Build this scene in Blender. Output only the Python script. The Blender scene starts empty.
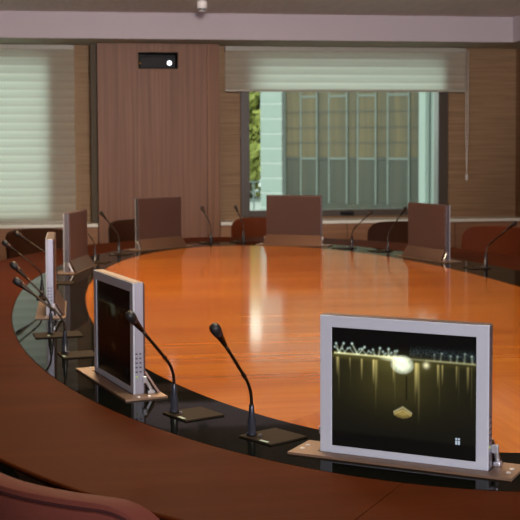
import bpy, bmesh, math, random
from mathutils import Vector, Matrix
import numpy as np
random.seed(7)
R = math.radians
S = bpy.context.scene
COL = S.collection

# ------------------------------------------------------------------ materials
def mat(name, base=(.5,.5,.5), rough=.5, metal=0., spec=.5, coat=0., coat_rough=.1):
    m = bpy.data.materials.new(name); m.use_nodes = True
    b = m.node_tree.nodes['Principled BSDF']
    b.inputs['Base Color'].default_value = (*base, 1)
    b.inputs['Roughness'].default_value = rough
    b.inputs['Metallic'].default_value = metal
    b.inputs['Specular IOR Level'].default_value = spec
    b.inputs['Coat Weight'].default_value = coat
    b.inputs['Coat Roughness'].default_value = coat_rough
    return m

def N(m, t, **kw):
    n = m.node_tree.nodes.new(t)
    for k, v in kw.items(): setattr(n, k, v)
    return n

def L(m, a, b): m.node_tree.links.new(a, b)

def ramp(m, stops):
    r = N(m, 'ShaderNodeValToRGB'); e = r.color_ramp.elements
    while len(e) < len(stops): e.new(.5)
    for el, (p, c) in zip(e, stops): el.position = p; el.color = (*c, 1)
    return r

def grain(m, scale, stops, nscale=1., detail=5., rough=.6, bump=0., rot=(0,0,0)):
    """streaky noise in object space, stretched along the axis with the small scale"""
    tc = N(m, 'ShaderNodeTexCoord'); mp = N(m, 'ShaderNodeMapping'); no = N(m, 'ShaderNodeTexNoise')
    mp.inputs['Scale'].default_value = scale; mp.inputs['Rotation'].default_value = rot
    no.inputs['Scale'].default_value = nscale; no.inputs['Detail'].default_value = detail
    no.inputs['Roughness'].default_value = rough
    L(m, tc.outputs['Object'], mp.inputs['Vector']); L(m, mp.outputs['Vector'], no.inputs['Vector'])
    r = ramp(m, stops); L(m, no.outputs['Fac'], r.inputs['Fac'])
    b = m.node_tree.nodes['Principled BSDF']
    L(m, r.outputs['Color'], b.inputs['Base Color'])
    if bump:
        bp = N(m, 'ShaderNodeBump'); bp.inputs['Strength'].default_value = bump; bp.inputs['Distance'].default_value = .002
        L(m, no.outputs['Fac'], bp.inputs['Height']); L(m, bp.outputs['Normal'], b.inputs['Normal'])
    return no, r, tc, mp

# orange veneer: grain runs across the room, with a mitred field at the near end running lengthwise
M_disc = mat('orange_veneer', rough=.10, spec=.6)
def disc_nodes(m):
    tc = N(m, 'ShaderNodeTexCoord'); sx = N(m, 'ShaderNodeSeparateXYZ'); L(m, tc.outputs['Object'], sx.inputs[0])
    def noise(scale, rot=0):
        mp = N(m, 'ShaderNodeMapping'); mp.inputs['Scale'].default_value = scale; mp.inputs['Rotation'].default_value = (0,0,rot)
        no = N(m, 'ShaderNodeTexNoise'); no.inputs['Scale'].default_value = 1; no.inputs['Detail'].default_value = 4
        no.inputs['Roughness'].default_value = .5; no.inputs['Distortion'].default_value = .4
        L(m, tc.outputs['Object'], mp.inputs['Vector']); L(m, mp.outputs['Vector'], no.inputs['Vector'])
        return no
    n1 = noise((.55, 6.5, 1)); n2 = noise((11., 1., 1), R(12)); n3 = noise((1.6, 26., 1)); n4 = noise((44., 2.4, 1), R(12))
    ab = N(m, 'ShaderNodeMath', operation='ABSOLUTE'); L(m, sx.outputs['X'], ab.inputs[0])
    ad = N(m, 'ShaderNodeMath', operation='ADD'); L(m, ab.outputs[0], ad.inputs[0]); L(m, sx.outputs['Y'], ad.inputs[1])
    lt = N(m, 'ShaderNodeMath', operation='LESS_THAN'); L(m, ad.outputs[0], lt.inputs[0]); lt.inputs[1].default_value = -1.815
    mx = N(m, 'ShaderNodeMix', data_type='FLOAT'); L(m, lt.outputs[0], mx.inputs[0]); L(m, n1.outputs['Fac'], mx.inputs[2]); L(m, n2.outputs['Fac'], mx.inputs[3])
    mf = N(m, 'ShaderNodeMix', data_type='FLOAT'); L(m, lt.outputs[0], mf.inputs[0]); L(m, n3.outputs['Fac'], mf.inputs[2]); L(m, n4.outputs['Fac'], mf.inputs[3])
    mm = N(m, 'ShaderNodeMix', data_type='FLOAT'); mm.inputs[0].default_value = .38; L(m, mx.outputs[0], mm.inputs[2]); L(m, mf.outputs[0], mm.inputs[3])
    r = ramp(m, [(.28, (.37,.086,.005)), (.44, (.47,.127,.008)), (.56, (.55,.168,.012)), (.72, (.66,.225,.022))])
    L(m, mm.outputs[0], r.inputs['Fac'])
    L(m, r.outputs['Color'], m.node_tree.nodes['Principled BSDF'].inputs['Base Color'])
disc_nodes(M_disc)

M_rim = mat('brown_veneer', rough=.6, spec=.018)
grain(M_rim, (1.2, 7, 1), [(.3,(.050,.0102,.0020)), (.55,(.061,.0128,.0026)), (.75,(.075,.0165,.0037))], detail=6)
M_glass = mat('black_glass', (.004,.0042,.003), rough=.03, spec=.025)
M_gap = mat('dark_joint', (.008,.007,.006), rough=.6)
M_apron = mat('apron_wood', (.06,.022,.012), rough=.45)

M_silver = mat('silver_front', (.52,.55,.62), rough=.5, metal=.05, spec=.15)
M_side = mat('silver_side', (.36,.355,.41), rough=.45, metal=.9)
M_rear = mat('brown_casing', (.095,.056,.052), rough=.42, metal=.3)
M_flap = mat('copper_brown_flap', (.11,.056,.036), rough=.3, metal=.5)
M_plate = mat('copper_plate', (.25,.155,.10), rough=.42, metal=.35)
M_bracket = mat('bright_bracket', (.62,.62,.66), rough=.3, metal=.7)
M_black = mat('black_plastic', (.008,.008,.009), rough=.5, spec=.15)
M_button = mat('dark_button', (.06,.055,.07), rough=.5)
M_stem = mat('stem_black', (.05,.036,.026), rough=.28, metal=.9)
M_collar = mat('collar_blueblack', (.03,.034,.05), rough=.25, metal=.4)
M_foam = mat('head_black', (.011,.011,.012), rough=.5)
M_red = mat('red_ring', (.06,.008,.008), rough=.45)
M_micplate = mat('bronze_plate', (.030,.021,.014), rough=.6, spec=.03)
M_label = mat('pale_green_label', (.35,.48,.40), rough=.4)

def emit(name, col, strength):
    m = bpy.data.materials.new(name); m.use_nodes = True
    nt = m.node_tree; b = nt.nodes['Principled BSDF']
    b.inputs['Base Color'].default_value = (0,0,0,1)
    b.inputs['Emission Color'].default_value = (*col,1); b.inputs['Emission Strength'].default_value = strength
    return m
M_led = emit('green_led', (.55,.75,.08), .8)
M_amber = emit('amber_led', (1,.45,.05), .8)
M_lens = emit('projector_lens_light', (.85,.93,1), 6)

def screen_mat(name, strength):
    m = mat(name, (.004,.004,.004), rough=.22, spec=.12)
    a = N(m, 'ShaderNodeAttribute'); a.attribute_name = 'picture'
    b = m.node_tree.nodes['Principled BSDF']
    L(m, a.outputs['Color'], b.inputs['Emission Color']); b.inputs['Emission Strength'].default_value = strength
    return m
M_screen = screen_mat('lit_screen', 1.0)
M_screen_dim = screen_mat('dim_screen', .022)
M_screen_off = mat('dark_screen', (.006,.006,.007), rough=.2)

M_leather = mat('brown_leather', (.115,.033,.024), rough=.55, spec=.03)
def leather(m):
    tc = N(m, 'ShaderNodeTexCoord'); v = N(m, 'ShaderNodeTexVoronoi'); v.inputs['Scale'].default_value = 260
    bp = N(m, 'ShaderNodeBump'); bp.inputs['Strength'].default_value = .12; bp.inputs['Distance'].default_value = .001
    L(m, tc.outputs['Object'], v.inputs['Vector']); L(m, v.outputs['Distance'], bp.inputs['Height'])
    L(m, bp.outputs['Normal'], m.node_tree.nodes['Principled BSDF'].inputs['Normal'])
leather(M_leather)
M_tan = mat('red_brown_leather', (.095,.021,.007), rough=.6, spec=.08); leather(M_tan)
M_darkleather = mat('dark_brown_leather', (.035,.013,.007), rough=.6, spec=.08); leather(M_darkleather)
M_piping = mat('dark_piping', (.04,.013,.012), rough=.7, spec=.05)
M_chrome = mat('chrome_base', (.55,.55,.57), rough=.2, metal=1)

M_wallclad = mat('horizontal_grain_wallcovering', rough=.6, spec=.2)
grain(M_wallclad, (1.5, 1.5, 60), [(.3,(.20,.118,.062)), (.5,(.26,.158,.085)), (.7,(.32,.20,.112))], detail=3)
M_casing = mat('casing_wood', rough=.5, spec=.25)
grain(M_casing, (1.5, 1.5, 40), [(.3,(.24,.115,.058)), (.7,(.33,.165,.088))], detail=3)
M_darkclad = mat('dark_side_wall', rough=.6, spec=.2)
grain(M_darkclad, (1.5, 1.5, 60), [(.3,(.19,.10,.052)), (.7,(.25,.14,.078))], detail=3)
M_pillar = mat('vertical_grain_wood', rough=.5, spec=.25)
grain(M_pillar, (38, 38, .7), [(.3,(.145,.064,.035)), (.5,(.198,.090,.051)), (.72,(.265,.128,.076))], detail=5)
M_stile = mat('pillar_edge_wood', rough=.5, spec=.25)
grain(M_stile, (38, 38, .7), [(.3,(.15,.064,.031)), (.5,(.20,.090,.046)), (.72,(.265,.125,.067))], detail=5)
M_pillar_shade = mat('pillar_side_shade', (.075,.052,.028), rough=.7)
M_fascia = mat('pale_lilac_paint', (.49,.425,.46), rough=.75, spec=.2)
M_soffit = mat('soffit_paint', (.55,.50,.40), rough=.8, spec=.1)
M_ceil = mat('ceiling_panel', rough=.85, spec=.1)
grain(M_ceil, (30, 4, 1), [(.35,(.80,.71,.66)), (.65,(.88,.79,.74))], detail=3, rot=(0,0,R(35)))
M_floor = mat('dark_carpet', rough=.95, spec=.05)
grain(M_floor, (1,1,1), [(.3,(.032,.032,.026)), (.7,(.06,.058,.048))], nscale=90)
M_paint = mat('wall_paint', (.42,.36,.32), rough=.8, spec=.1)
M_frame = mat('bronze_window_frame', (.062,.045,.034), rough=.4, spec=.4)
M_sill = mat('pale_sill', (.85,.83,.74), rough=.18, spec=.8)
M_white = mat('white_metal', (.75,.72,.70), rough=.4)

# blind cloth: sheer and dense woven bands
def blind_mat():
    m = bpy.data.materials.new('banded_blind_cloth'); m.use_nodes = True; nt = m.node_tree
    nt.nodes.remove(nt.nodes['Principled BSDF']); out = nt.nodes['Material Output']
    tc = N(m, 'ShaderNodeTexCoord'); sx = N(m, 'ShaderNodeSeparateXYZ'); L(m, tc.outputs['Object'], sx.inputs[0])
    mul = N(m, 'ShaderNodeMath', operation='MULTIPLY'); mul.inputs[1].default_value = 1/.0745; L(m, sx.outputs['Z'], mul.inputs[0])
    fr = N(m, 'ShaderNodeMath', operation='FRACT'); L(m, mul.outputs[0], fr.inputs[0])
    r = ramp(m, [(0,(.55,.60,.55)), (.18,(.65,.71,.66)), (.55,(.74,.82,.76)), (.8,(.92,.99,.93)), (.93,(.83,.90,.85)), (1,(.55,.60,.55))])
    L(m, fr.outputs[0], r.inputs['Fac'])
    # fine horizontal weave
    mp = N(m, 'ShaderNodeMapping'); mp.inputs['Scale'].default_value = (2,2,110); no = N(m, 'ShaderNodeTexNoise'); no.inputs['Scale'].default_value = 1
    L(m, tc.outputs['Object'], mp.inputs['Vector']); L(m, mp.outputs['Vector'], no.inputs['Vector'])
    rd = ramp(m, [(.35,(.72,.61,.48)), (.65,(.88,.77,.63))]); L(m, no.outputs['Fac'], rd.inputs['Fac'])
    tr = N(m, 'ShaderNodeBsdfTranslucent'); df = N(m, 'ShaderNodeBsdfDiffuse'); mix = N(m, 'ShaderNodeMixShader'); mix.inputs[0].default_value = .66
    L(m, r.outputs['Color'], tr.inputs['Color']); L(m, rd.outputs['Color'], df.inputs['Color'])
    L(m, df.outputs[0], mix.inputs[1]); L(m, tr.outputs[0], mix.inputs[2]); L(m, mix.outputs[0], out.inputs['Surface'])
    return m
M_blind = blind_mat()
M_bar = mat('blind_bar', (.36,.33,.27), rough=.5)

def pane_mat():
    m = bpy.data.materials.new('window_glass'); m.use_nodes = True; nt = m.node_tree
    nt.nodes.remove(nt.nodes['Principled BSDF']); out = nt.nodes['Material Output']
    t = N(m, 'ShaderNodeBsdfTransparent'); t.inputs['Color'].default_value = (.92,.97,.94,1)
    g = N(m, 'ShaderNodeBsdfGlossy'); g.inputs['Roughness'].default_value = .02
    f = N(m, 'ShaderNodeFresnel'); f.inputs['IOR'].default_value = 1.45
    mix = N(m, 'ShaderNodeMixShader'); L(m, f.outputs[0], mix.inputs[0]); L(m, t.outputs[0], mix.inputs[1]); L(m, g.outputs[0], mix.inputs[2])
    L(m, mix.outputs[0], out.inputs['Surface'])
    return m
M_pane = pane_mat()

# outside
M_fac = mat('gold_brown_glazing', rough=.35, spec=.4)
grain(M_fac, (7,7,.35), [(.3,(.05,.041,.022)), (.5,(.075,.056,.026)), (.7,(.105,.074,.030))], detail=4)
M_fac2 = mat('grey_green_glazing', rough=.35, spec=.4)
grain(M_fac2, (7,7,.35), [(.3,(.026,.027,.020)), (.55,(.038,.039,.028)), (.75,(.055,.042,.022))], detail=4)
M_mull = mat('pale_mullion', (.115,.13,.115), rough=.5)
M_clad = mat('white_cladding', (.235,.275,.252), rough=.6)
M_joint = mat('white_joint', (.42,.43,.42), rough=.6)
M_dark = mat('grey_band', (.045,.05,.043), rough=.6)
M_leaf = mat('yellow_green_leaves', rough=.6, spec=.2)
grain(M_leaf, (1,1,1), [(.3,(.22,.25,.07)), (.5,(.36,.38,.10)), (.7,(.50,.48,.15))], nscale=2.2)
M_bark = mat('bark', (.08,.06,.045), rough=.9)
M_pave = mat('pale_paving', (.26,.27,.26), rough=.8)
M_rail = mat('grey_rail', (.20,.24,.23), rough=.5)

# ------------------------------------------------------------------ mesh helpers
def link(name, bm, m, parent=None, smooth=False, loc=None):
    me = bpy.data.meshes.new(name); bm.normal_update(); bm.to_mesh(me); bm.free()
    for mm in (m if isinstance(m, (list,tuple)) else [m]): me.materials.append(mm)
    if smooth:
        for p in me.polygons: p.use_smooth = True
    o = bpy.data.objects.new(name, me); COL.objects.link(o)
    if parent: o.parent = parent
    if loc: o.location = loc
    return o

def empty(name, label, cat, loc=(0,0,0), rz=0, group=None):
    o = bpy.data.objects.new(name, None); COL.objects.link(o); o.empty_display_size = .1
    o.location = loc; o.rotation_euler = (0,0,rz); tag(o, label, cat, group); return o

def tag(o, label=None, cat=None, group=None, kind=None):
    if label: o['label'] = label
    if cat: o['category'] = cat
    if group: o['group'] = group
    if kind: o['kind'] = kind
    return o

def box(bm, x0, x1, y0, y1, z0, z1, bev=0., seg=2, M=None):
    r = bmesh.ops.create_cube(bm, size=1); vs = r['verts']
    for v in vs:
        v.co = Vector(((x0+x1)/2 + v.co.x*(x1-x0), (y0+y1)/2 + v.co.y*(y1-y0), (z0+z1)/2 + v.co.z*(z1-z0)))
    if bev:
        es = list({e for v in vs for e in v.link_edges})
        r2 = bmesh.ops.bevel(bm, geom=es, offset=bev, segments=seg, profile=.5, affect='EDGES', clamp_overlap=True)
        vs = list({v for f in r2['faces'] for v in f.verts} | {v for v in vs if v.is_valid})
    if M is not None:
        bmesh.ops.transform(bm, matrix=M, verts=[v for v in vs if v.is_valid])
    return vs

def bx(name, m, x0, x1, y0, y1, z0, z1, parent=None, bev=0.):
    bm = bmesh.new(); box(bm, x0, x1, y0, y1, z0, z1, bev); return link(name, bm, m, parent)

def lathe(bm, prof, seg=20, M=Matrix.Identity(4)):
    rings = []
    for r, z in prof:
        if r < 1e-6: rings.append([bm.verts.new(M @ Vector((0,0,z)))])
        else: rings.append([bm.verts.new(M @ Vector((r*math.cos(2*math.pi*k/seg), r*math.sin(2*math.pi*k/seg), z))) for k in range(seg)])
    for a, b in zip(rings, rings[1:]):
        for k in range(seg):
            q = [a[k % len(a)], a[(k+1) % len(a)], b[(k+1) % len(b)], b[k % len(b)]]
            u = []
            for v in q:
                if v not in u: u.append(v)
            if len(u) > 2: bm.faces.new(u)
    for ring in (rings[0], rings[-1]):
        if len(ring) > 2:
            try: bm.faces.new(ring)
            except ValueError: pass
    bmesh.ops.recalc_face_normals(bm, faces=bm.faces[:])

def tube(bm, pts, rad, seg=10):
    pts = [Vector(p) for p in pts]; n = len(pts)
    rad = rad if isinstance(rad, (list,tuple)) else [rad]*n
    up = None; rings = []
    for i, p in enumerate(pts):
        t = (pts[min(i+1,n-1)] - pts[max(i-1,0)]).normalized()
        if up is None: up = t.orthogonal().normalized()
        up = (up - t*up.dot(t)).normalized(); w = t.cross(up)
        rings.append([bm.verts.new(p + (up*math.cos(2*math.pi*k/seg) + w*math.sin(2*math.pi*k/seg))*rad[i]) for k in range(seg)])
    for a, b in zip(rings, rings[1:]):
        for k in range(seg): bm.faces.new((a[k], a[(k+1)%seg], b[(k+1)%seg], b[k]))
    bm.faces.new(rings[0]); bm.faces.new(rings[-1])
    bmesh.ops.recalc_face_normals(bm, faces=bm.faces[:])

def along(p, d):
    """matrix putting local +Z along d at p"""
    return Matrix.Translation(p) @ Vector(d).to_track_quat('Z','Y').to_matrix().to_4x4()

def tris(bm):  # triangulate concave / n-gon faces
    bmesh.ops.triangulate(bm, faces=[f for f in bm.faces if len(f.verts) > 4])

# ------------------------------------------------------------------ room shell
YW, YS, YF = 11.36, 11.03, 10.56        # back wall, casing front, soffit front
XL, XR, YB = -4.2, 4.317, -3.2
ZC, ZS = 2.572, 2.345                   # ceiling, soffit underside
W1 = (1.587, 3.616, .74, 2.29)          # window openings
W2 = (-2.16, -.13, .74, 2.29)

def struct(name, m, *b, bev=0.):
    return tag(bx(name, m, *b, bev=bev), kind='structure')
struct('floor', M_floor, XL-.15, XR+.15, YB-.15, YW+.3, -.1, 0)
struct('ceiling', M_ceil, XL-.15, XR+.15, YB-.15, YW+.3, ZC, ZC+.1)
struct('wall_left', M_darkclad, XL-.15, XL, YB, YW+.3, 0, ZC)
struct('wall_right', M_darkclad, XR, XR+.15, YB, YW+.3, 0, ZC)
struct('wall_front', M_paint, XL-.15, XR+.15, YB-.15, YB, 0, ZC)
bm = bmesh.new()
for a in ((XL, W2[0], 0, ZC), (W2[1], W1[0], 0, ZC), (W1[1], XR, 0, ZC), (W2[0], W2[1], 0, W2[2]), (W2[0], W2[1], W2[3], ZC), (W1[0], W1[1], 0, W1[2]), (W1[0], W1[1], W1[3], ZC)):
    box(bm, a[0], a[1], YW, YW+.22, a[2], a[3])
tag(link('wall_back', bm, M_wallclad), kind='structure')
# soffit along the back and the right: fascia and underside
bm = bmesh.new(); box(bm, XL, 3.98, YF, YF+.03, ZS, ZC); box(bm, 3.98, 4.01, YB, YF+.03, ZS, ZC)
tag(link('trim_1', bm, M_fascia), kind='structure')
bm = bmesh.new(); box(bm, XL, XR, YF+.03, YW, ZS+.004, ZS+.03); box(bm, 4.01, XR, YB, YF+.03, ZS+.004, ZS+.03)
tag(link('trim_2', bm, M_soffit), kind='structure')
# casing under the windows with a pale sill on top
bm = bmesh.new()
for a, b in ((XL, -2.3), (-2.295, -1.0), (-.995, .236), (1.36, 2.55), (2.555, 3.6), (3.605, XR)): box(bm, a, b, YS+.02, YW, 0, .685)
tag(link('trim_3', bm, M_casing), kind='structure')
bm = bmesh.new(); box(bm, XL, .238, YS, YW, .685, .715, .004); box(bm, 1.358, XR, YS, YW, .685, .715, .004)
tag(link('trim_4', bm, M_sill), kind='structure')

# wood clad pillar with a niche for the projector
NX0, NX1, NZ0, NZ1 = .613, .974, 2.116, 2.267
bm = bmesh.new()
for a in ((.245, NX0, 0, ZS), (NX1, 1.236, 0, ZS), (NX0, NX1, 0, NZ0), (NX0, NX1, NZ1, ZS)): box(bm, a[0], a[1], YS, YS+.02, a[2], a[3])
box(bm, .245, .265, YS+.02, YW, 0, ZS)
tag(link('wall_pillar', bm, M_pillar), kind='structure')
bm = bmesh.new(); box(bm, 1.239, 1.352, YS, YW, 0, ZS)
tag(link('trim_5', bm, M_stile), kind='structure')
struct('trim_6', M_pillar_shade, .187, .244, YS+.12, YW, .715, ZS)  # dark strip, its colour stands in for the shade at the pillar side
bm = bmesh.new()   # niche lining and its thin lip
for a in ((NX0-.02, NX0, NZ0-.02, NZ1+.02), (NX1, NX1+.02, NZ0-.02, NZ1+.02), (NX0, NX1, NZ0-.02, NZ0), (NX0, NX1, NZ1, NZ1+.02)): box(bm, a[0], a[1], YS-.006, YS+.30, a[2], a[3])
tag(link('trim_7', bm, M_stile), kind='structure')
struct('trim_8', M_black, NX0, NX1, YS+.29, YS+.30, NZ0, NZ1)
bm = bmesh.new()
for a in ((NX0, NX0+.003, NZ0, NZ1), (NX1-.003, NX1, NZ0, NZ1), (NX0, NX1, NZ0, NZ0+.003), (NX0, NX1, NZ1-.003, NZ1)): box(bm, a[0], a[1], YS+.004, YS+.29, a[2], a[3])
tag(link('trim_9', bm, M_black), kind='structure')

pj = empty('projector', 'black projector with a glowing lens inside the niche high on the wood pillar', 'projector', (.793, YS+.15, NZ0+.003))
bx('body', M_black, -.165, .165, -.10, .12, .004, .115, pj, .008)
for sx in (-.13, .13): bx('foot', M_black, sx-.012, sx+.012, -.06, -.036, 0, .006, pj)
bm = bmesh.new(); lathe(bm, [(.030,0),(.030,.016),(.024,.016),(.024,.008)], 24, along((.106,-.10,.052),(0,-1,0))); link('lens_barrel', bm, M_black, pj, True)
bm = bmesh.new(); lathe(bm, [(.018,0),(.015,.005),(0,.008)], 24, along((.106,-.112,.052),(0,-1,0))); link('lens', bm, M_lens, pj, True)
bm = bmesh.new(); lathe(bm, [(.005,0),(.005,.003),(0,.004)], 10, along((-.158,-.10,.05),(0,-1,0))); link('status_light', bm, M_amber, pj)

# ------------------------------------------------------------------ windows
def window(name, w, handle):
    r = bpy.data.objects.new(name, None); COL.objects.link(r); r['kind'] = 'structure'; r.location = (w[0], YW, w[2])
    wd, h = w[1]-w[0], w[3]-w[2]
    bm = bmesh.new()
    fl, fr, fb, ft = .085, .095, .058, .05
    box(bm, 0, fl, -.035, .12, 0, h, .004); box(bm, wd-fr, wd, -.035, .12, 0, h, .004)
    box(bm, fl, wd-fr, -.035, .12, 0, fb, .004); box(bm, fl, wd-fr, -.035, .12, h-ft, h, .004)
    link('window_frame', bm, M_frame, r)
    bx('pane', M_pane, fl-.005, wd-fr+.005, .05, .056, fb-.005, h-ft+.005, r)
    if handle:
        bm = bmesh.new(); box(bm, .96, 1.09, -.055, -.035, .008, .042, .006); box(bm, 1.0, 1.075, -.075, -.05, .014, .032, .006)
        link('window_handle', bm, M_black, r)
    return r
window('window_1', W1, True)
window('window_2', W2, False)

def blind(name, label, x0, x1, z0, z1, cord):
    y = YW - .12
    r = empty(name, label, 'blind', ((x0+x1)/2, y, z0))
    hw = (x1-x0)/2; h = z1-z0
    bm = bmesh.new(); n = int(h/.0745*10); nx = 12
    rows = []
    for i in range(n+1):
        z = .012 + (h-.012)*i/n
        ph = ((z+z0) / .0745) % 1
        dy = -.007*math.sin(math.pi*ph)**.7
        rows.append([bm.verts.new((-hw + 2*hw*k/nx, dy, z)) for k in range(nx+1)])
    for a, b in zip(rows, rows[1:]):
        for k in range(nx): bm.faces.new((a[k], a[k+1], b[k+1], b[k]))
    o = link('cloth', bm, M_blind, r, True)
    # keep the weave bands in world height
    o.location = (0,0,-z0 % .0745); 
    for v in o.data.vertices: v.co.z -= (-z0 % .0745)
    bx('bottom_bar', M_bar, -hw, hw, -.014, .012, -.004, .016, r, .003)
    bx('head_rail', M_bar, -hw, hw, -.02, .05, h-.045, h, r, .003)
    if cord:
        bm = bmesh.new()
        for dx in (.006, .026): tube(bm, [(hw+dx, -.012, h-.02), (hw+dx, -.012, -.4), (hw+.016, -.012, 1.135-z0)], .0022, 6)
        c = link('pull_cord', bm, M_white, r)
        bm = bmesh.new(); lathe(bm, [(0,0),(.011,.004),(.012,.045),(.006,.065),(0,.067)], 12, Matrix.Translation((hw+.016,-.012,1.072-z0)))
        link('cord_weight', bm, M_white, r, True)
    return r
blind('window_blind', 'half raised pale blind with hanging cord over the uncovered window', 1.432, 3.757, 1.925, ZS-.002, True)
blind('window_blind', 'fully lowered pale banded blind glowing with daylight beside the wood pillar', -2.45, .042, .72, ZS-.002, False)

# ------------------------------------------------------------------ ceiling fitting
cf = empty('ceiling_spotlight', 'small white cylinder fitting hanging from ceiling in front of the soffit', 'ceiling fitting', (1.02, 9.4, ZC))
bm = bmesh.new(); lathe(bm, [(.030,0),(.030,-.008),(.012,-.010),(.012,-.03)], 20); link('ceiling_plate', bm, M_white, cf, True)
bm = bmesh.new(); lathe(bm, [(0,-.028),(.034,-.03),(.038,-.035),(.038,-.088),(.034,-.088)], 24); link('housing', bm, M_white, cf, True)
bm = bmesh.new(); lathe(bm, [(.034,-.087),(.033,-.102),(.028,-.104)], 24); link('lower_ring', bm, M_button, cf, True)
bm = bmesh.new(); lathe(bm, [(.030,-.100),(.026,-.110),(0,-.112)], 24); link('cap', bm, M_white, cf, True)

# ------------------------------------------------------------------ oval table
CX, CY, TZ = 1.091, 5.328, .75
A0, B0, NE = 1.034, 2.773, 2.124
WG, WR = .308, .449
def se(t, w=0.):
    c, s = math.cos(t), math.sin(t)
    return Vector(((A0+w)*math.copysign(abs(c)**(2/NE), c), (B0+w)*math.copysign(abs(s)**(2/NE), s)))
def ring_bm(bm, w0, w1, z0, z1, t0=0., t1=2*math.pi, n=240, rnd=0., d0=0., d1=0.):
    full = abs(t1-t0-2*math.pi) < 1e-6
    cols = []
    for i in range(n if full else n+1):
        t = t0 + (t1-t0)*i/n
        prof = [(w0,z0),(w0,z1)] + ([(w1-rnd,z1),(w1-rnd*.3,z1-rnd*.3),(w1,z1-rnd),(w1-.06,z0)] if rnd else [(w1,z1),(w1,z0)])
        dt = d0 + (d1-d0)*i/n      # slant of the end cuts
        cols.append([bm.verts.new((*se(t + dt*(w-w0)/(w1-w0), w), z)) for w, z in prof])
    k = len(cols[0])
    for i in range(len(cols) if full else len(cols)-1):
        a, b = cols[i], cols[(i+1) % len(cols)]
        for j in range(k): bm.faces.new((a[j], a[(j+1)%k], b[(j+1)%k], b[j]))
    if not full: bm.faces.new(cols[0]); bm.faces.new(cols[-1])
    bmesh.ops.recalc_face_normals(bm, faces=bm.faces[:])
tb = empty('conference_table', 'large oval conference table with orange wood centre, black glass band and brown rim', 'table', (CX, CY, 0))
bm = bmesh.new()
top = [bm.verts.new((*se(2*math.pi*i/240, -.002), TZ)) for i in range(240)]; bot = [bm.verts.new((*se(2*math.pi*i/240, -.002), TZ-.04)) for i in range(240)]
bm.faces.new(top); bm.faces.new(bot[::-1])
for i in range(240): bm.faces.new((top[i], bot[i], bot[(i+1)%240], top[(i+1)%240]))
bmesh.ops.recalc_face_normals(bm, faces=bm.faces[:]); link('centre_panel', bm, M_disc, tb)
bm = bmesh.new(); ring_bm(bm, 0, WG-.003, TZ-.012, TZ); link('glass_band', bm, M_glass, tb)
bm = bmesh.new(); ring_bm(bm, -.01, WG+.02, TZ-.045, TZ-.0125); link('joint_strip', bm, M_gap, tb)
# rim in segments; one seam passes beside the big monitor
def t_at(x, y, w):   # superellipse parameter through a point
    best = min(range(7200), key=lambda i: (se(2*math.pi*i/7200, w) - Vector((x-CX, y-CY))).length_squared)
    return 2*math.pi*best/7200
ts = t_at(.672, 2.385, WG); dts = t_at(.425, 2.028, WG+WR) - ts
seams = sorted((t % (2*math.pi), d) for t, d in ((ts, dts), (3*math.pi - ts, -dts), (2*math.pi - ts, -dts), (ts - math.pi, dts), (0., 0.), (math.pi, 0.)))
for i, (t, d) in enumerate(seams):
    e, de = seams[(i+1) % len(seams)]; e += 2*math.pi if i == len(seams)-1 else 0
    bm = bmesh.new(); ring_bm(bm, WG, WG+WR, TZ-.045, TZ, t+.0005, e-.0005, 60, .006, d, de); link('rim_segment', bm, M_rim, tb)
bm = bmesh.new(); ring_bm(bm, WG+.05, WG+.08, .42, TZ-.045); link('apron', bm, M_apron, tb)
for py in (-1.9, 0, 1.9):
    bm = bmesh.new(); box(bm, -.45, .45, py-.3, py+.3, .02, TZ-.04, .03); box(bm, -.52, .52, py-.37, py+.37, 0, .03, .01); link('pedestal', bm, M_apron, tb)

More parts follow.
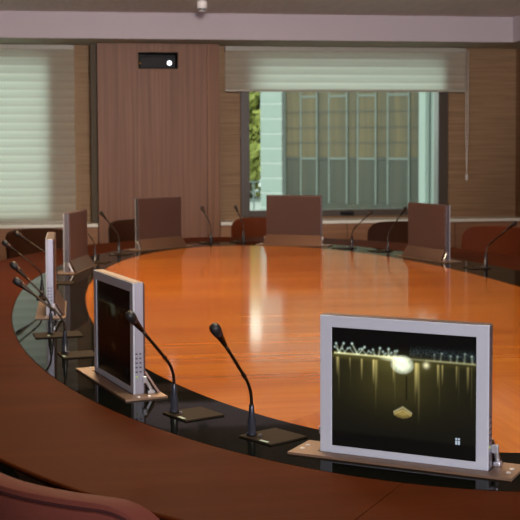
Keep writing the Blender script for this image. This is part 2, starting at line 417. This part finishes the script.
# ------------------------------------------------------------------ monitors
MW, MH, MT = .387, .313, .036
SW0, SW1, SH0, SH1 = -MW/2+.0285, MW/2-.0275, .020, MH-.026
def picture(u, v):
    """night photograph of a lit bridge over water, as shown on the screen"""
    c = np.zeros((len(u),3))
    def g(x, s): return np.exp(-(x/s)**2)
    deck = .215 + .008*u
    # water
    w = np.clip((v-deck)/.04, 0, 1)
    fall = np.clip(1 - (v-.25)/.75, 0, 1)
    c += (w*fall**1.3)[:,None]*np.array([.012,.0105,.003]) + w[:,None]*np.array([.003,.003,.0015])
    c += (w*g(u-.45,.28)*g(v-.4,.22))[:,None]*np.array([.035,.029,.006])
    # glow haze around the centre
    c += (g(u-.5,.2)*g(v-.27,.07))[:,None]*np.array([.06,.054,.013])
    # deck
    br = np.where(u < .46, 1., np.where(u > .66, .42, .25))
    c += (br*g(v-deck, .008)*(u>.015))[:,None]*np.array([.62,.60,.30])
    c += (br*.2*g(v-deck-.015, .025))[:,None]*np.array([.3,.26,.06])
    # lamps with slanting beams
    rnd = random.Random(3)
    for lx, lv, tx, s in ((.03,.135,.05,.8),(.085,.13,.05,.8),(.145,.128,.185,1.),(.235,.15,.19,1.),(.02,.165,.07,.6),(.075,.175,.10,.5),(.115,.17,.085,.6),(.20,.17,.17,.6),(.215,.165,.25,.6),(.265,.18,.24,.5),(.28,.19,.33,.5),(.365,.175,.38,.6),(.425,.18,.40,.6),(.465,.16,.45,.5),(.13,.165,.16,.5),(.295,.165,.31,.6),(.345,.148,.335,.8),(.405,.15,.405,.9),(.385,.19,.36,.5),(.45,.165,.44,.6),
                          (.77,.155,.76,.3),(.83,.17,.83,.3),(.875,.17,.87,.35),(.925,.145,.92,.35),(.97,.16,.975,.5),(.72,.17,.72,.2)):
        d = np.hypot((u-lx)*1.24, v-lv)
        c += (s*g(d,.0085))[:,None]*np.array([.55,.72,.66])
        f = np.clip((v-lv)/(deck-lv), 0, 1); inb = (v > lv) & (v < deck)
        c += (inb*.8*s*(.4+.6*f)*g(u-(lx+(tx-lx)*f), .007))[:,None]*np.array([.5,.58,.42])
    # bluish trees behind right part of the bridge
    n = np.random.RandomState(4).rand(len(u))**3
    c += ((u>.55)*g(v-.165,.035)*n*1.1)[:,None]*np.array([.05,.075,.08])
    # big glow
    d = np.hypot((u-.50)/.068, (v-.27)/.066)
    c += (np.clip(1.7-1.2*d**1.5, 0, 1.3)*(.9+.1*np.sin(u*140)*np.sin(v*90+u*60)))[:,None]*np.array([.85,.95,.72])
    d = np.hypot((u-.445)/.12, (v-.225)/.032); c += 1.3*np.clip(1-d, 0, 1)[:,None]*np.array([.6,.62,.4])
    d = np.hypot((u-.665)/.018, (v-.26)/.022); c += np.exp(-d*d)[:,None]*np.array([.9,.85,.5])
    # streaks in the water
    for sx, w_, v1, s in ((.04,.016,.42,.55),(.05,.010,.62,.14),(.13,.010,.36,.28),(.135,.006,.6,.05),(.215,.013,.45,.5),(.30,.015,.47,.85),(.32,.016,.52,.4),(.315,.009,.72,.18),(.44,.012,.45,.6),(.45,.008,.66,.12),
                          (.60,.020,.52,.8),(.615,.012,.78,.25),(.59,.010,.62,.3),(.745,.012,.45,.55),(.775,.010,.43,.45),(.755,.008,.7,.1),(.87,.011,.45,.3),(.885,.007,.6,.08),(.945,.014,.47,.35),(.97,.008,.66,.07)):
        f = np.clip((v-.235)/.02, 0, 1)*np.clip((v1-v)/(v1-.24), 0, 1)**.8
        c += (1.15*s*f**1.9*g(u-sx, w_*.5))[:,None]*np.array([.75,.62,.22])
    # dark figure under the glow
    c *= (1 - .7*g(u-.53,.007)*((v>.36)&(v<.56)))[:,None]
    # lit fan shaped boat
    x = (u-.505)/.066; yy = (v-.665)/.05
    roof = -.9 + .95*np.abs(x)
    sh = (np.abs(x) < 1) & (yy > roof) & (yy < .95*np.sqrt(np.clip(1-x*x,0,1)))
    c += (.65*sh*(.22+.5*np.exp(-((yy-.15)/.45)**2)*np.exp(-(x/.7)**2)))[:,None]*np.array([.72,.52,.14])
    c += ((np.abs(x)<1)*np.exp(-((yy-roof)/.17)**2)*.4)[:,None]*np.array([.72,.64,.36])
    c += ((np.abs(x)<.9)*np.exp(-((yy-roof-.45)/.13)**2)*.3)[:,None]*np.array([.72,.60,.25])
    # dark band at the bottom
    c *= (1 - .8*np.clip((v-.86)/.03, 0, 1))[:,None]
    c += np.array([.0016,.0016,.0014])
    # small white grid mark near the lower right corner
    for i in range(2):
        for j in range(3):
            q = (np.abs(u-(.868+i*.018)) < .0065) & (np.abs(v-(.832+j*.021)) < .008)
            c[q] = (.42,.50,.60)
    return np.clip(c, 0, 1.6)
def screen_mesh():
    nx, nz = 232, 188
    u, w = np.meshgrid(np.linspace(0,1,nx), np.linspace(0,1,nz))
    co = np.stack([SW0+(SW1-SW0)*u, np.full_like(u, .0025), SH1-(SH1-SH0)*w], -1).reshape(-1,3)
    idx = np.arange(nx*nz).reshape(nz,nx)
    f = np.stack([idx[1:,:-1], idx[1:,1:], idx[:-1,1:], idx[:-1,:-1]], -1).reshape(-1,4)
    me = bpy.data.meshes.new('screen'); me.from_pydata(co.tolist(), [], f.tolist()); me.update()
    at = me.color_attributes.new('picture', 'FLOAT_COLOR', 'POINT')
    col = np.ones((nx*nz,4), np.float32); col[:,:3] = picture(u.ravel(), w.ravel())
    at.data.foreach_set('color', col.ravel())
    return me
SCR = screen_mesh()

def make_monitor(label, loc, rz, screen):
    r = empty('pop_up_monitor', label, 'monitor', loc, rz, 'monitors on the glass band')
    # inset plate with rounded corners and a slot
    bm = bmesh.new()
    for a in ((-.255,.255,-.042,-.006), (-.255,.255,MT+.004,.078), (-.255,-MW/2-.004,-.006,MT+.004), (MW/2+.004,.255,-.006,MT+.004)):
        box(bm, a[0], a[1], a[2], a[3], 0, .005)
    bmesh.ops.remove_doubles(bm, verts=bm.verts[:], dist=1e-5)
    link('base_plate', bm, M_plate, r)
    bx('slot', M_black, -MW/2-.004, MW/2+.004, -.006, MT+.004, 0, .003, r)
    for sx in (-.237, .237):
        for sy in (0., .03):
            bm = bmesh.new(); lathe(bm, [(.0055,.0048),(.0055,.0065),(.004,.0072),(0,.0072)], 12, Matrix.Translation((sx,sy,0))); link('screw', bm, M_bracket, r)
    # silver front frame and side walls
    bm = bmesh.new(); z0 = .0035
    yb = MT-.006
    box(bm, -MW/2, SW0, 0, .006, z0, MH, .0015); box(bm, SW1, MW/2, 0, .006, z0, MH, .0015)
    box(bm, SW0-.002, SW1+.002, 0.0002, yb, z0, SH0, .0005); box(bm, SW0-.002, SW1+.002, 0.0002, yb, SH1, MH-.0004, .0005)
    link('bezel', bm, M_silver, r)
    for s in (-1, 1): bx('side_wall', M_side, min(s*MW/2, s*(MW/2-.012)), max(s*MW/2, s*(MW/2-.012)), .006, yb, z0, MH, r, .0008)
    bm = bmesh.new(); box(bm, -MW/2+.001, MW/2-.001, yb, MT, z0, MH-.001, .003); box(bm, -MW/2+.002, MW/2-.002, .0035, yb+.001, MH-.004, MH+.0012, .0005)
    link('rear_cover', bm, M_rear, r)
    if screen == 'off':
        bx('screen', M_screen_off, SW0, SW1, .0025, .006, SH0, SH1, r)
    else:
        me = SCR if screen == 'lit' else SCR.copy()
        me.materials.clear(); me.materials.append(M_screen if screen == 'lit' else M_screen_dim)
        o = bpy.data.objects.new('screen', me); COL.objects.link(o); o.parent = r
        o['label'] = 'lit screen with a night view of a bright bridge over water' if screen == 'lit' else 'dark screen seen from a slant'
    # sloping cover behind the panel
    bm = bmesh.new(); hw = MW/2
    q = [(-hw-.012, .074, .006), (hw+.012, .074, .006), (hw, MT+.001, .066), (-hw, MT+.001, .066)]
    a = [bm.verts.new(p) for p in q]; b = [bm.verts.new((p[0], p[1]-.005, p[2]-.003)) for p in q]
    bm.faces.new(a); bm.faces.new(b[::-1])
    for i in range(4): bm.faces.new((a[i], b[i], b[(i+1)%4], a[(i+1)%4]))
    bmesh.ops.recalc_face_normals(bm, faces=bm.faces[:]); link('rear_flap', bm, M_flap, r)
    for s in (-1, 1):
        bm = bmesh.new(); x = s*(hw+.007)
        tube(bm, [(x, MT-.006, .048), (x, MT+.006, .028), (x, MT+.016, .008)], .0052, 8)
        box(bm, x-.007, x+.007, MT-.012, MT+.0, .036, .054, .002); box(bm, x-.008, x+.008, MT+.002, MT+.022, .005, .014, .002)
        link('hinge_bracket', bm, M_bracket, r)
    for k in range(5):
        for y in (.0095, .0205):
            bm = bmesh.new(); z = .066+.0125*k
            box(bm, hw-.0006, hw+.0012, y-.003, y+.003, z-.0022, z+.0022, .0006); link('button', bm, M_button, r)
    bm = bmesh.new(); box(bm, hw-.0006, hw+.0012, .0075, .0125, .050, .054, .0006); link('power_light', bm, M_led, r)
    return r
def mon(label, cx, cy, deg, screen='off', k=1.):
    make_monitor(label, (cx, cy, TZ), R(deg), screen).scale = (1, 1, k)
# rz turns local x (user's right) ; local -y is the side the screen faces
mon('large silver monitor with a lit night picture of a bridge on its screen', .7055, 2.531, -35.3, 'lit')
mon('silver monitor with a dark slanted screen beside the two nearest microphones', .114, 3.515, -75.0, 'dim')
mon('silver monitor seen edge-on as a thin upright strip behind crossing microphones', -.104, 5.115, -90.2)
mon('monitor with silver edge and brown back in front of the lowered blind', .005, 6.74, -105, k=1.03)
mon('brown backed monitor standing in front of the wood pillar', .560, 8.02, -141, k=1.07)
mon('mauve brown backed monitor in the middle below the uncovered window', 1.50, 8.07, -207, k=1.08)
mon('dark brown backed monitor with silver side edge below the bare wall beside window', 2.117, 6.95, -252, k=1.05)

# ------------------------------------------------------------------ microphones
def make_mic(label, stem, tip, rz, ext=(0,0)):
    r = empty('gooseneck_microphone', label, 'microphone', (0,0,0), rz, 'gooseneck microphones on the glass band')
    m = Matrix.Rotation(rz, 3, 'Z'); off = m @ Vector((.036, .036, 0))
    r.location = Vector((*stem, TZ)) + off
    t = m.inverted() @ Vector(tip); s = Vector((-.036, -.036, 0)); tip = s + t
    bx('base_plate', M_micplate, -.058, .058, -.058-ext[0], .058+ext[1], 0, .004, r, .001)
    bx('name_strip', M_label, .012, .040, -.055, -.047, .0038, .0046, r)
    bm = bmesh.new(); lathe(bm, [(.013,.006),(.013,.010),(.0105,.011),(.0100,.045),(.0078,.047),(.0062,.075),(.0052,.078)], 18, Matrix.Translation(s)); link('socket', bm, M_collar, r, True)
    bm = bmesh.new(); lathe(bm, [(.004,.006),(.004,.011),(0,.012)], 10, Matrix.Translation((s.x+.026, s.y+.004, 0))); link('talk_button', bm, M_button, r)
    z = Vector((0,0,1)); B = s + z*.118
    d = (tip-B).normalized(); ln = (tip-B).length
    p0 = s + z*.076; q0 = s + z*.085; q2 = B + d*.045
    pts = [p0] + [q0*(1-k)**2 + B*2*k*(1-k) + q2*k*k for k in [i/8 for i in range(9)]]
    neck = tip - d*.064
    pts += [q2 + (neck-q2)*k for k in (.33,.66,1)]
    bm = bmesh.new(); tube(bm, pts, .0040, 10); 
    # thicker joint half way
    jp = q2 + (neck-q2)*.05
    lathe(bm, [(.0045,-.008),(.0052,-.007),(.0052,.007),(.0045,.008)], 10, along(jp, d)); link('gooseneck', bm, M_stem, r, True)
    bm = bmesh.new(); lathe(bm, [(.0044,-.004),(.0050,0),(.0068,.018),(.0088,.036),(.0100,.044)], 18, along(neck, d)); link('capsule_body', bm, M_stem, r, True)
    bm = bmesh.new(); lathe(bm, [(.0104,.0435),(.0110,.044),(.0112,.0465),(.0108,.047)], 18, along(neck, d)); link('red_ring', bm, M_red, r, True)
    bm = bmesh.new(); lathe(bm, [(.0106,.0465),(.0119,.052),(.0129,.059),(.0127,.066),(.0109,.072),(.0065,.076),(0,.0775)], 20, along(neck, d)); link('foam_head', bm, M_foam, r, True)
    return r
MICS = [
 ('black gooseneck microphone standing alone against the orange wood, beside the lit monitor', (.417,2.812), (-.102,-.137,.283), -58),
 ('black gooseneck microphone whose head crosses the edge of the slanted dark monitor', (.256,3.087), (-.117,-.137,.277), -64),
 ('gooseneck microphone on plate partly covered by the slanted dark monitor, lowest of the leaning trio', (-.026,4.037), (-.155,.005,.246), -79),
 ('gooseneck microphone whose stem crosses low in front of the edge-on monitor', (-.079,4.472), (-.132,.005,.257), -83, (.042,.012)),
 ('gooseneck microphone standing close behind the edge-on monitor, its head before the dark chair', (-.136,5.562), (-.163,.0,.250), -91),
 ('gooseneck microphone leaning across the dark chair below the lowered blind', (-.080,6.130), (-.190,.0,.250), -96),
 ('gooseneck microphone with its head hidden behind the silver edged monitor by the blind', (.134,7.145), (-.083,.12,.215), -110),
 ('gooseneck microphone leaning before the pillar edge, between blind and brown backed monitor', (.293,7.631), (-.102,.165,.250), -118),
 ('gooseneck microphone standing in front of the plain face of the wood pillar', (.962,8.383), (-.040,.190,.232), -165),
 ('gooseneck microphone standing in front of the wall strip between pillar and window', (1.197,8.421), (-.028,.195,.230), -190),
 ('gooseneck microphone leaning below the window handle, beside the middle monitor', (1.816,7.723), (.162,.136,.230), -241),
 ('gooseneck microphone leaning in front of the window, close to the dark monitor by the wall', (1.991,7.466), (.140,.102,.268), -248),
 ('gooseneck microphone leaning in front of the red brown chair by the bare wall', (2.250,6.359), (.189,.064,.244), -262),
]
for l, s, t, a, *e in MICS: make_mic(l, s, t, R(a), *e)

# ------------------------------------------------------------------ chairs (local +y faces the table)
def make_chair(label, loc, rz, m, w=.50, top=.86):
    r = empty('conference_chair', label, 'chair', loc, rz, 'leather chairs around the table')
    hw = w/2; z0, z1 = .46, top; rc = .07; nx, nz = 28, 14
    def outline(x):   # top height with rounded corners
        e = max(0, abs(x) - (hw-rc)); return z1 - (rc - math.sqrt(max(0, rc*rc - e*e))) - .012*(x/hw)**2
    def curve(x): return .10*(x/hw)**2     # wraps forward round the sitter
    def shell(y_off, th, shrink, name, mm, bev):
        bm = bmesh.new(); F, B = [], []
        xs = [-(hw-shrink)*math.cos(math.pi*i/nx) for i in range(nx+1)]
        for j in range(nz+1):
            k = j/nz; rf, rb = [], []
            for x in xs:
                zt = outline(x) - shrink; z = z0 + shrink + (zt-z0-shrink)*k
                lean = -.06*(z-z0)/(z1-z0)
                y = y_off + curve(x) + lean
                rf.append(bm.verts.new((x, y+th, z))); rb.append(bm.verts.new((x, y, z)))
            F.append(rf); B.append(rb)
        for j in range(nz):
            for i in range(nx):
                bm.faces.new((F[j][i], F[j][i+1], F[j+1][i+1], F[j+1][i])); bm.faces.new((B[j][i+1], B[j][i], B[j+1][i], B[j+1][i+1]))
        rim = [(0,i) for i in range(nx+1)] + [(j,nx) for j in range(1,nz+1)] + [(nz,i) for i in range(nx-1,-1,-1)] + [(j,0) for j in range(nz-1,0,-1)]
        for a, b in zip(rim, rim[1:]+rim[:1]):
            bm.faces.new((F[a[0]][a[1]], B[a[0]][a[1]], B[b[0]][b[1]], F[b[0]][b[1]]))
        bmesh.ops.recalc_face_normals(bm, faces=bm.faces[:])
        o = link(name, bm, mm, r, True)
        bv = o.modifiers.new('bevel', 'BEVEL'); bv.width = bev; bv.segments = 3; bv.limit_method = 'ANGLE'; bv.angle_limit = R(50)
        return B
    shell(0, .045, 0, 'backrest', m, .014)
    shell(-.008, .02, .016, 'rear_panel', m, .005)
    # piping follows the seam between the two
    pts = []
    for i in range(41):
        a = -1 + 2*i/40; x = (hw-.012)*math.sin(a*math.pi/2)
        z = outline(x) - .012; pts.append((x, -.001 + curve(x) - .06*(z-z0)/(z1-z0), z))
    pts = [(pts[0][0], curve(pts[0][0])-.001, z0+.02)] + pts + [(pts[-1][0], curve(pts[-1][0])-.001, z0+.02)]
    bm = bmesh.new(); tube(bm, pts, .0028, 6); link('piping', bm, M_piping, r, True)
    bm = bmesh.new(); box(bm, -hw+.01, hw-.01, .06, .52, .40, .47, .03, 4); link('seat', bm, m, r, True)
    bm = bmesh.new(); box(bm, -.035, .035, -.02, .10, .36, .50, .01); box(bm, -.035, .035, -.02, .30, .35, .395, .01); link('back_bracket', bm, M_black, r)
    bm = bmesh.new(); lathe(bm, [(.03,.10),(.03,.22),(.02,.22),(.02,.39)], 16, Matrix.Translation((0,.27,0))); link('column', bm, M_chrome, r, True)
    for k in range(5):
        a = 2*math.pi*k/5 + .3; d = Vector((math.cos(a), math.sin(a), 0)); c = Vector((0,.27,.09))
        bm = bmesh.new(); tube(bm, [c, c + d*.15 + Vector((0,0,-.005)), c + d*.27 + Vector((0,0,-.025))], [.02,.017,.012], 8); leg = link('leg', bm, M_chrome, r, True)
        bm = bmesh.new(); lathe(bm, [(0,-.012),(.026,-.012),(.03,-.006),(.03,.006),(.026,.012),(0,.012)], 16, along(c + d*.27 + Vector((0,0,-.06)), Vector((-d.y,d.x,0)))); link('caster', bm, M_black, leg, True)
    return r
make_chair('large mauve brown leather chair back, closest, its top edge cut by the photo corner', (-.075,2.135,0), R(-50), M_leather)
make_chair('dark brown leather chair below the lowered blind', (-.265,8.43,0), R(-145), M_darkleather)
make_chair('dark leather chair in front of the pillar, half behind the brown backed monitor', (.49,9.30,0), R(-160), M_darkleather)
make_chair('red brown leather chair peeping out behind the middle monitor', (1.47,9.32,0), R(180), M_tan)
make_chair('dark red leather chair between two microphones, below the window', (2.42,8.62,0), R(140), M_darkleather)
make_chair('orange brown leather chair below the bare wall beside the window', (2.935,8.00,0), R(132), M_tan)

# ------------------------------------------------------------------ outside
GZ = -.6
bm = bmesh.new(); box(bm, -40, 60, YW+1.2, 90, GZ-.2, GZ); tag(link('ground_outside', bm, M_pave), kind='structure')
ang = R(-38); P0 = Vector((6.83, 29.3)); D = Vector((math.cos(ang), math.sin(ang)))
bd = empty('exterior_building', 'neighbouring building with gold brown glazed front seen through the window', 'building', (P0.x, P0.y, GZ), ang)
def fpart(name, m, s0, s1, y0, y1, z0, z1, bev=0.): return bx(name, m, s0, s1, y0, y1, z0-GZ, z1-GZ, bd, bev)
T0, T1, T2, T3 = GZ, 1.03, 2.585, 15.
fpart('wall', M_dark, -1.86, 12, .12, 6, GZ, T3)
for i, (a, b) in enumerate(((-1.86,-1.38),(-1.38,-.93),(-.93,-.59),(-.59,-.1),(-.1,.2),(.2,.68),(.68,1.0),(1.0,1.55),(1.55,1.82),(1.82,1.98))):
    wide = i in (1,3,5,7)
    fpart('glazing_panel', M_fac, a+.01, b-.01, .05 if wide else .08, .12, T1+.03, T3)
    fpart('glazing_panel', M_fac2, a+.01, b-.01, .05 if wide else .08, .12, GZ, T1-.03)
    if wide:
        for z in (T1, T2): fpart('transom', M_mull, a, b, .036, .08, z-.026, z+.026)
    else: fpart('transom', M_dark, a, b, .06, .1, T1-.02, T1+.02)
for s in (-1.84,-1.38,-.93,-.59,-.1,.2,.68,1.0,1.55,1.82): fpart('mullion', M_mull, s-.02, s+.02, .036, .1, GZ, T3)
fpart('reflection_band', M_fac2, -1.86, 1.95, -.06, .05, GZ, -.10)  # added band standing in for the pale reflection at the facade foot
for z in (T1+.40, T1+.78, T1+1.17): fpart('floor_line', M_dark, -1.84, 1.95, .03, .055, z-.007, z+.007)
fpart('corner_column', M_clad, 1.97, 2.13, -.35, .1, GZ, T3); fpart('corner_column', M_clad, 2.17, 2.34, -.1, .1, GZ, T3); fpart('corner_column', M_clad, 2.6, 4.5, -.1, .1, GZ, T3)
for k in range(41): fpart('cladding_panel', M_clad, -2.50, -1.88, -.05, .3, GZ+.38*k, GZ+.38*k+.345)
fpart('cladding_joint', M_joint, -2.50, -1.88, -.04, .3, GZ, T3)

tr = empty('broad_tree', 'yellow green leafy tree seen through the window edge beside the building', 'tree', (6.3,44,GZ))
bm = bmesh.new(); tube(bm, [(0,0,0),(.05,0,1.4),(-.1,.1,3),(.2,0,5)], [.28,.22,.16,.06], 10)
for k in range(7):
    a = k*.9; tube(bm, [(0,0,1.6+.3*k), (math.cos(a)*.9, math.sin(a)*.9, 2.5+.35*k), (math.cos(a)*1.9, math.sin(a)*1.9, 3.1+.4*k)], [.09,.06,.02], 6)
link('trunk', bm, M_bark, tr, True)
bm = bmesh.new(); rr = random.Random(5)
blobs = [(Vector((rr.uniform(-3,3), rr.uniform(-2,2), rr.uniform(1.9,6.6))), rr.uniform(.8,1.5)) for _ in range(26)] + [(Vector((rr.uniform(-3.5,3.5), rr.uniform(1,4), .6+.5*k)), rr.uniform(1.2,1.8)) for k in range(14)]
for k in range(20000):
    c, rad = rr.choice(blobs); d = Vector((rr.gauss(0,1), rr.gauss(0,1), rr.gauss(0,1))).normalized()*rad*rr.uniform(.55,1.05)
    p = c + d; s = rr.uniform(.14,.30); n = Vector((rr.gauss(0,1), rr.gauss(0,1), rr.gauss(0,1)+.4)).normalized(); u = n.orthogonal().normalized(); w = n.cross(u)
    bm.faces.new([bm.verts.new(p + u*s), bm.verts.new(p + w*s*.55), bm.verts.new(p - u*s), bm.verts.new(p - w*s*.55)])
f = link('foliage', bm, M_leaf, tr)
rl = empty('garden_railing', 'low grey railing on the pale paving outside the window', 'railing', (5.2, 34.5, GZ))
for z in (.35, .62, .9): bx('rail', M_rail, -1.6, 2.2, -.02, .02, z-.02, z+.02, rl)
for k in range(8): bx('post', M_rail, -1.6+k*.53, -1.56+k*.53, -.025, .025, 0, .92, rl)

# ------------------------------------------------------------------ light
w = bpy.data.worlds.new('overcast_sky'); S.world = w; w.use_nodes = True
nt = w.node_tree; bg = nt.nodes['Background']
tc = nt.nodes.new('ShaderNodeTexCoord'); sx = nt.nodes.new('ShaderNodeSeparateXYZ'); rp = nt.nodes.new('ShaderNodeValToRGB')
mr = nt.nodes.new('ShaderNodeMapRange'); mr.inputs[1].default_value = -1; mr.inputs[2].default_value = 1
nt.links.new(tc.outputs['Generated'], sx.inputs[0]); nt.links.new(sx.outputs['Z'], mr.inputs[0]); nt.links.new(mr.outputs[0], rp.inputs['Fac'])
e = rp.color_ramp.elements; e[0].position = .48; e[0].color = (.24,.25,.23,1); e[1].position = .52; e[1].color = (.90,1,.93,1)
e2 = e.new(1.); e2.color = (.93,1,.97,1)
nt.links.new(rp.outputs['Color'], bg.inputs['Color']); bg.inputs['Strength'].default_value = 3.6

def area(name, loc, rot, sx, sy, p, col):
    l = bpy.data.lights.new(name, 'AREA'); l.shape = 'RECTANGLE'; l.size = sx; l.size_y = sy; l.energy = p; l.color = col
    o = bpy.data.objects.new(name, l); COL.objects.link(o); o.location = loc; o.rotation_euler = rot
    return o
for x, y, p, c in ((.62, 3.0, 25, (1,.90,.66)), (.62, 4.4, 20, (1,.80,.52)), (.12, 6.2, 48, (1,.68,.34))): area('unseen_ceiling_lamp', (x, y, ZC-.02), (0,0,0), .5, .5, p, c)
sl = bpy.data.lights.new('wall_fill_spot', 'SPOT'); sl.energy = 460; sl.spot_size = R(76); sl.spot_blend = .35; sl.shadow_soft_size = .08; sl.color = (1,.92,.87)  # unseen spot added in mid-air to brighten fascia and pillar, sparing the table
so = bpy.data.objects.new('wall_fill_spot', sl); COL.objects.link(so); so.location = (.6, 5., 2.2); so.rotation_euler = (R(106), 0, R(-4))
for x, y, p in ((3.0, 7.5, 13), (.3, 8.5, 10)): area('unseen_ceiling_lamp', (x, y, ZC-.02), (0,0,0), .5, .5, p, (1,.76,.50))  # unseen lights added to brighten the far rim and chairs
area('rear_fill_light', (1.2, -2.8, 1.9), (R(84),0,R(4)), 3.2, 1.2, 240, (.97,.94,1))  # unseen fill added behind the camera for surfaces facing it
for n, wv in (('portal', W1), ('portal', W2)):
    o = area('daylight_portal', ((wv[0]+wv[1])/2, YW+.14, (wv[2]+wv[3])/2), (R(-90),0,0), wv[1]-wv[0], wv[3]-wv[2], 1, (1,1,1))
    o.data.cycles.is_portal = True

# ------------------------------------------------------------------ camera
cam = bpy.data.cameras.new('camera'); co = bpy.data.objects.new('camera', cam); COL.objects.link(co)
Fpx, PHI, TH, RO, HZ = 1210., .15496, R(3), -.004, 142.
cam.sensor_width = 36; cam.lens = Fpx/520*36
cam.shift_y = -(260 - (HZ + Fpx*math.tan(TH)))/520
cam.clip_end = 300
co.matrix_world = Matrix.Translation((0,0,1.45)) @ Matrix.Rotation(-PHI,4,'Z') @ Matrix.Rotation(math.pi/2-TH,4,'X') @ Matrix.Rotation(RO,4,'Z')
cam.dof.use_dof = True; cam.dof.focus_distance = 2.75; cam.dof.aperture_fstop = 14
S.camera = co
S.view_settings.view_transform = 'Standard'; S.view_settings.look = 'None'; S.view_settings.gamma = 1; S.view_settings.exposure = 0
S.view_settings.use_curve_mapping = False
S.cycles.use_denoising = True
S.cycles.max_bounces = 10; S.cycles.transparent_max_bounces = 12; S.cycles.sample_clamp_indirect = 4
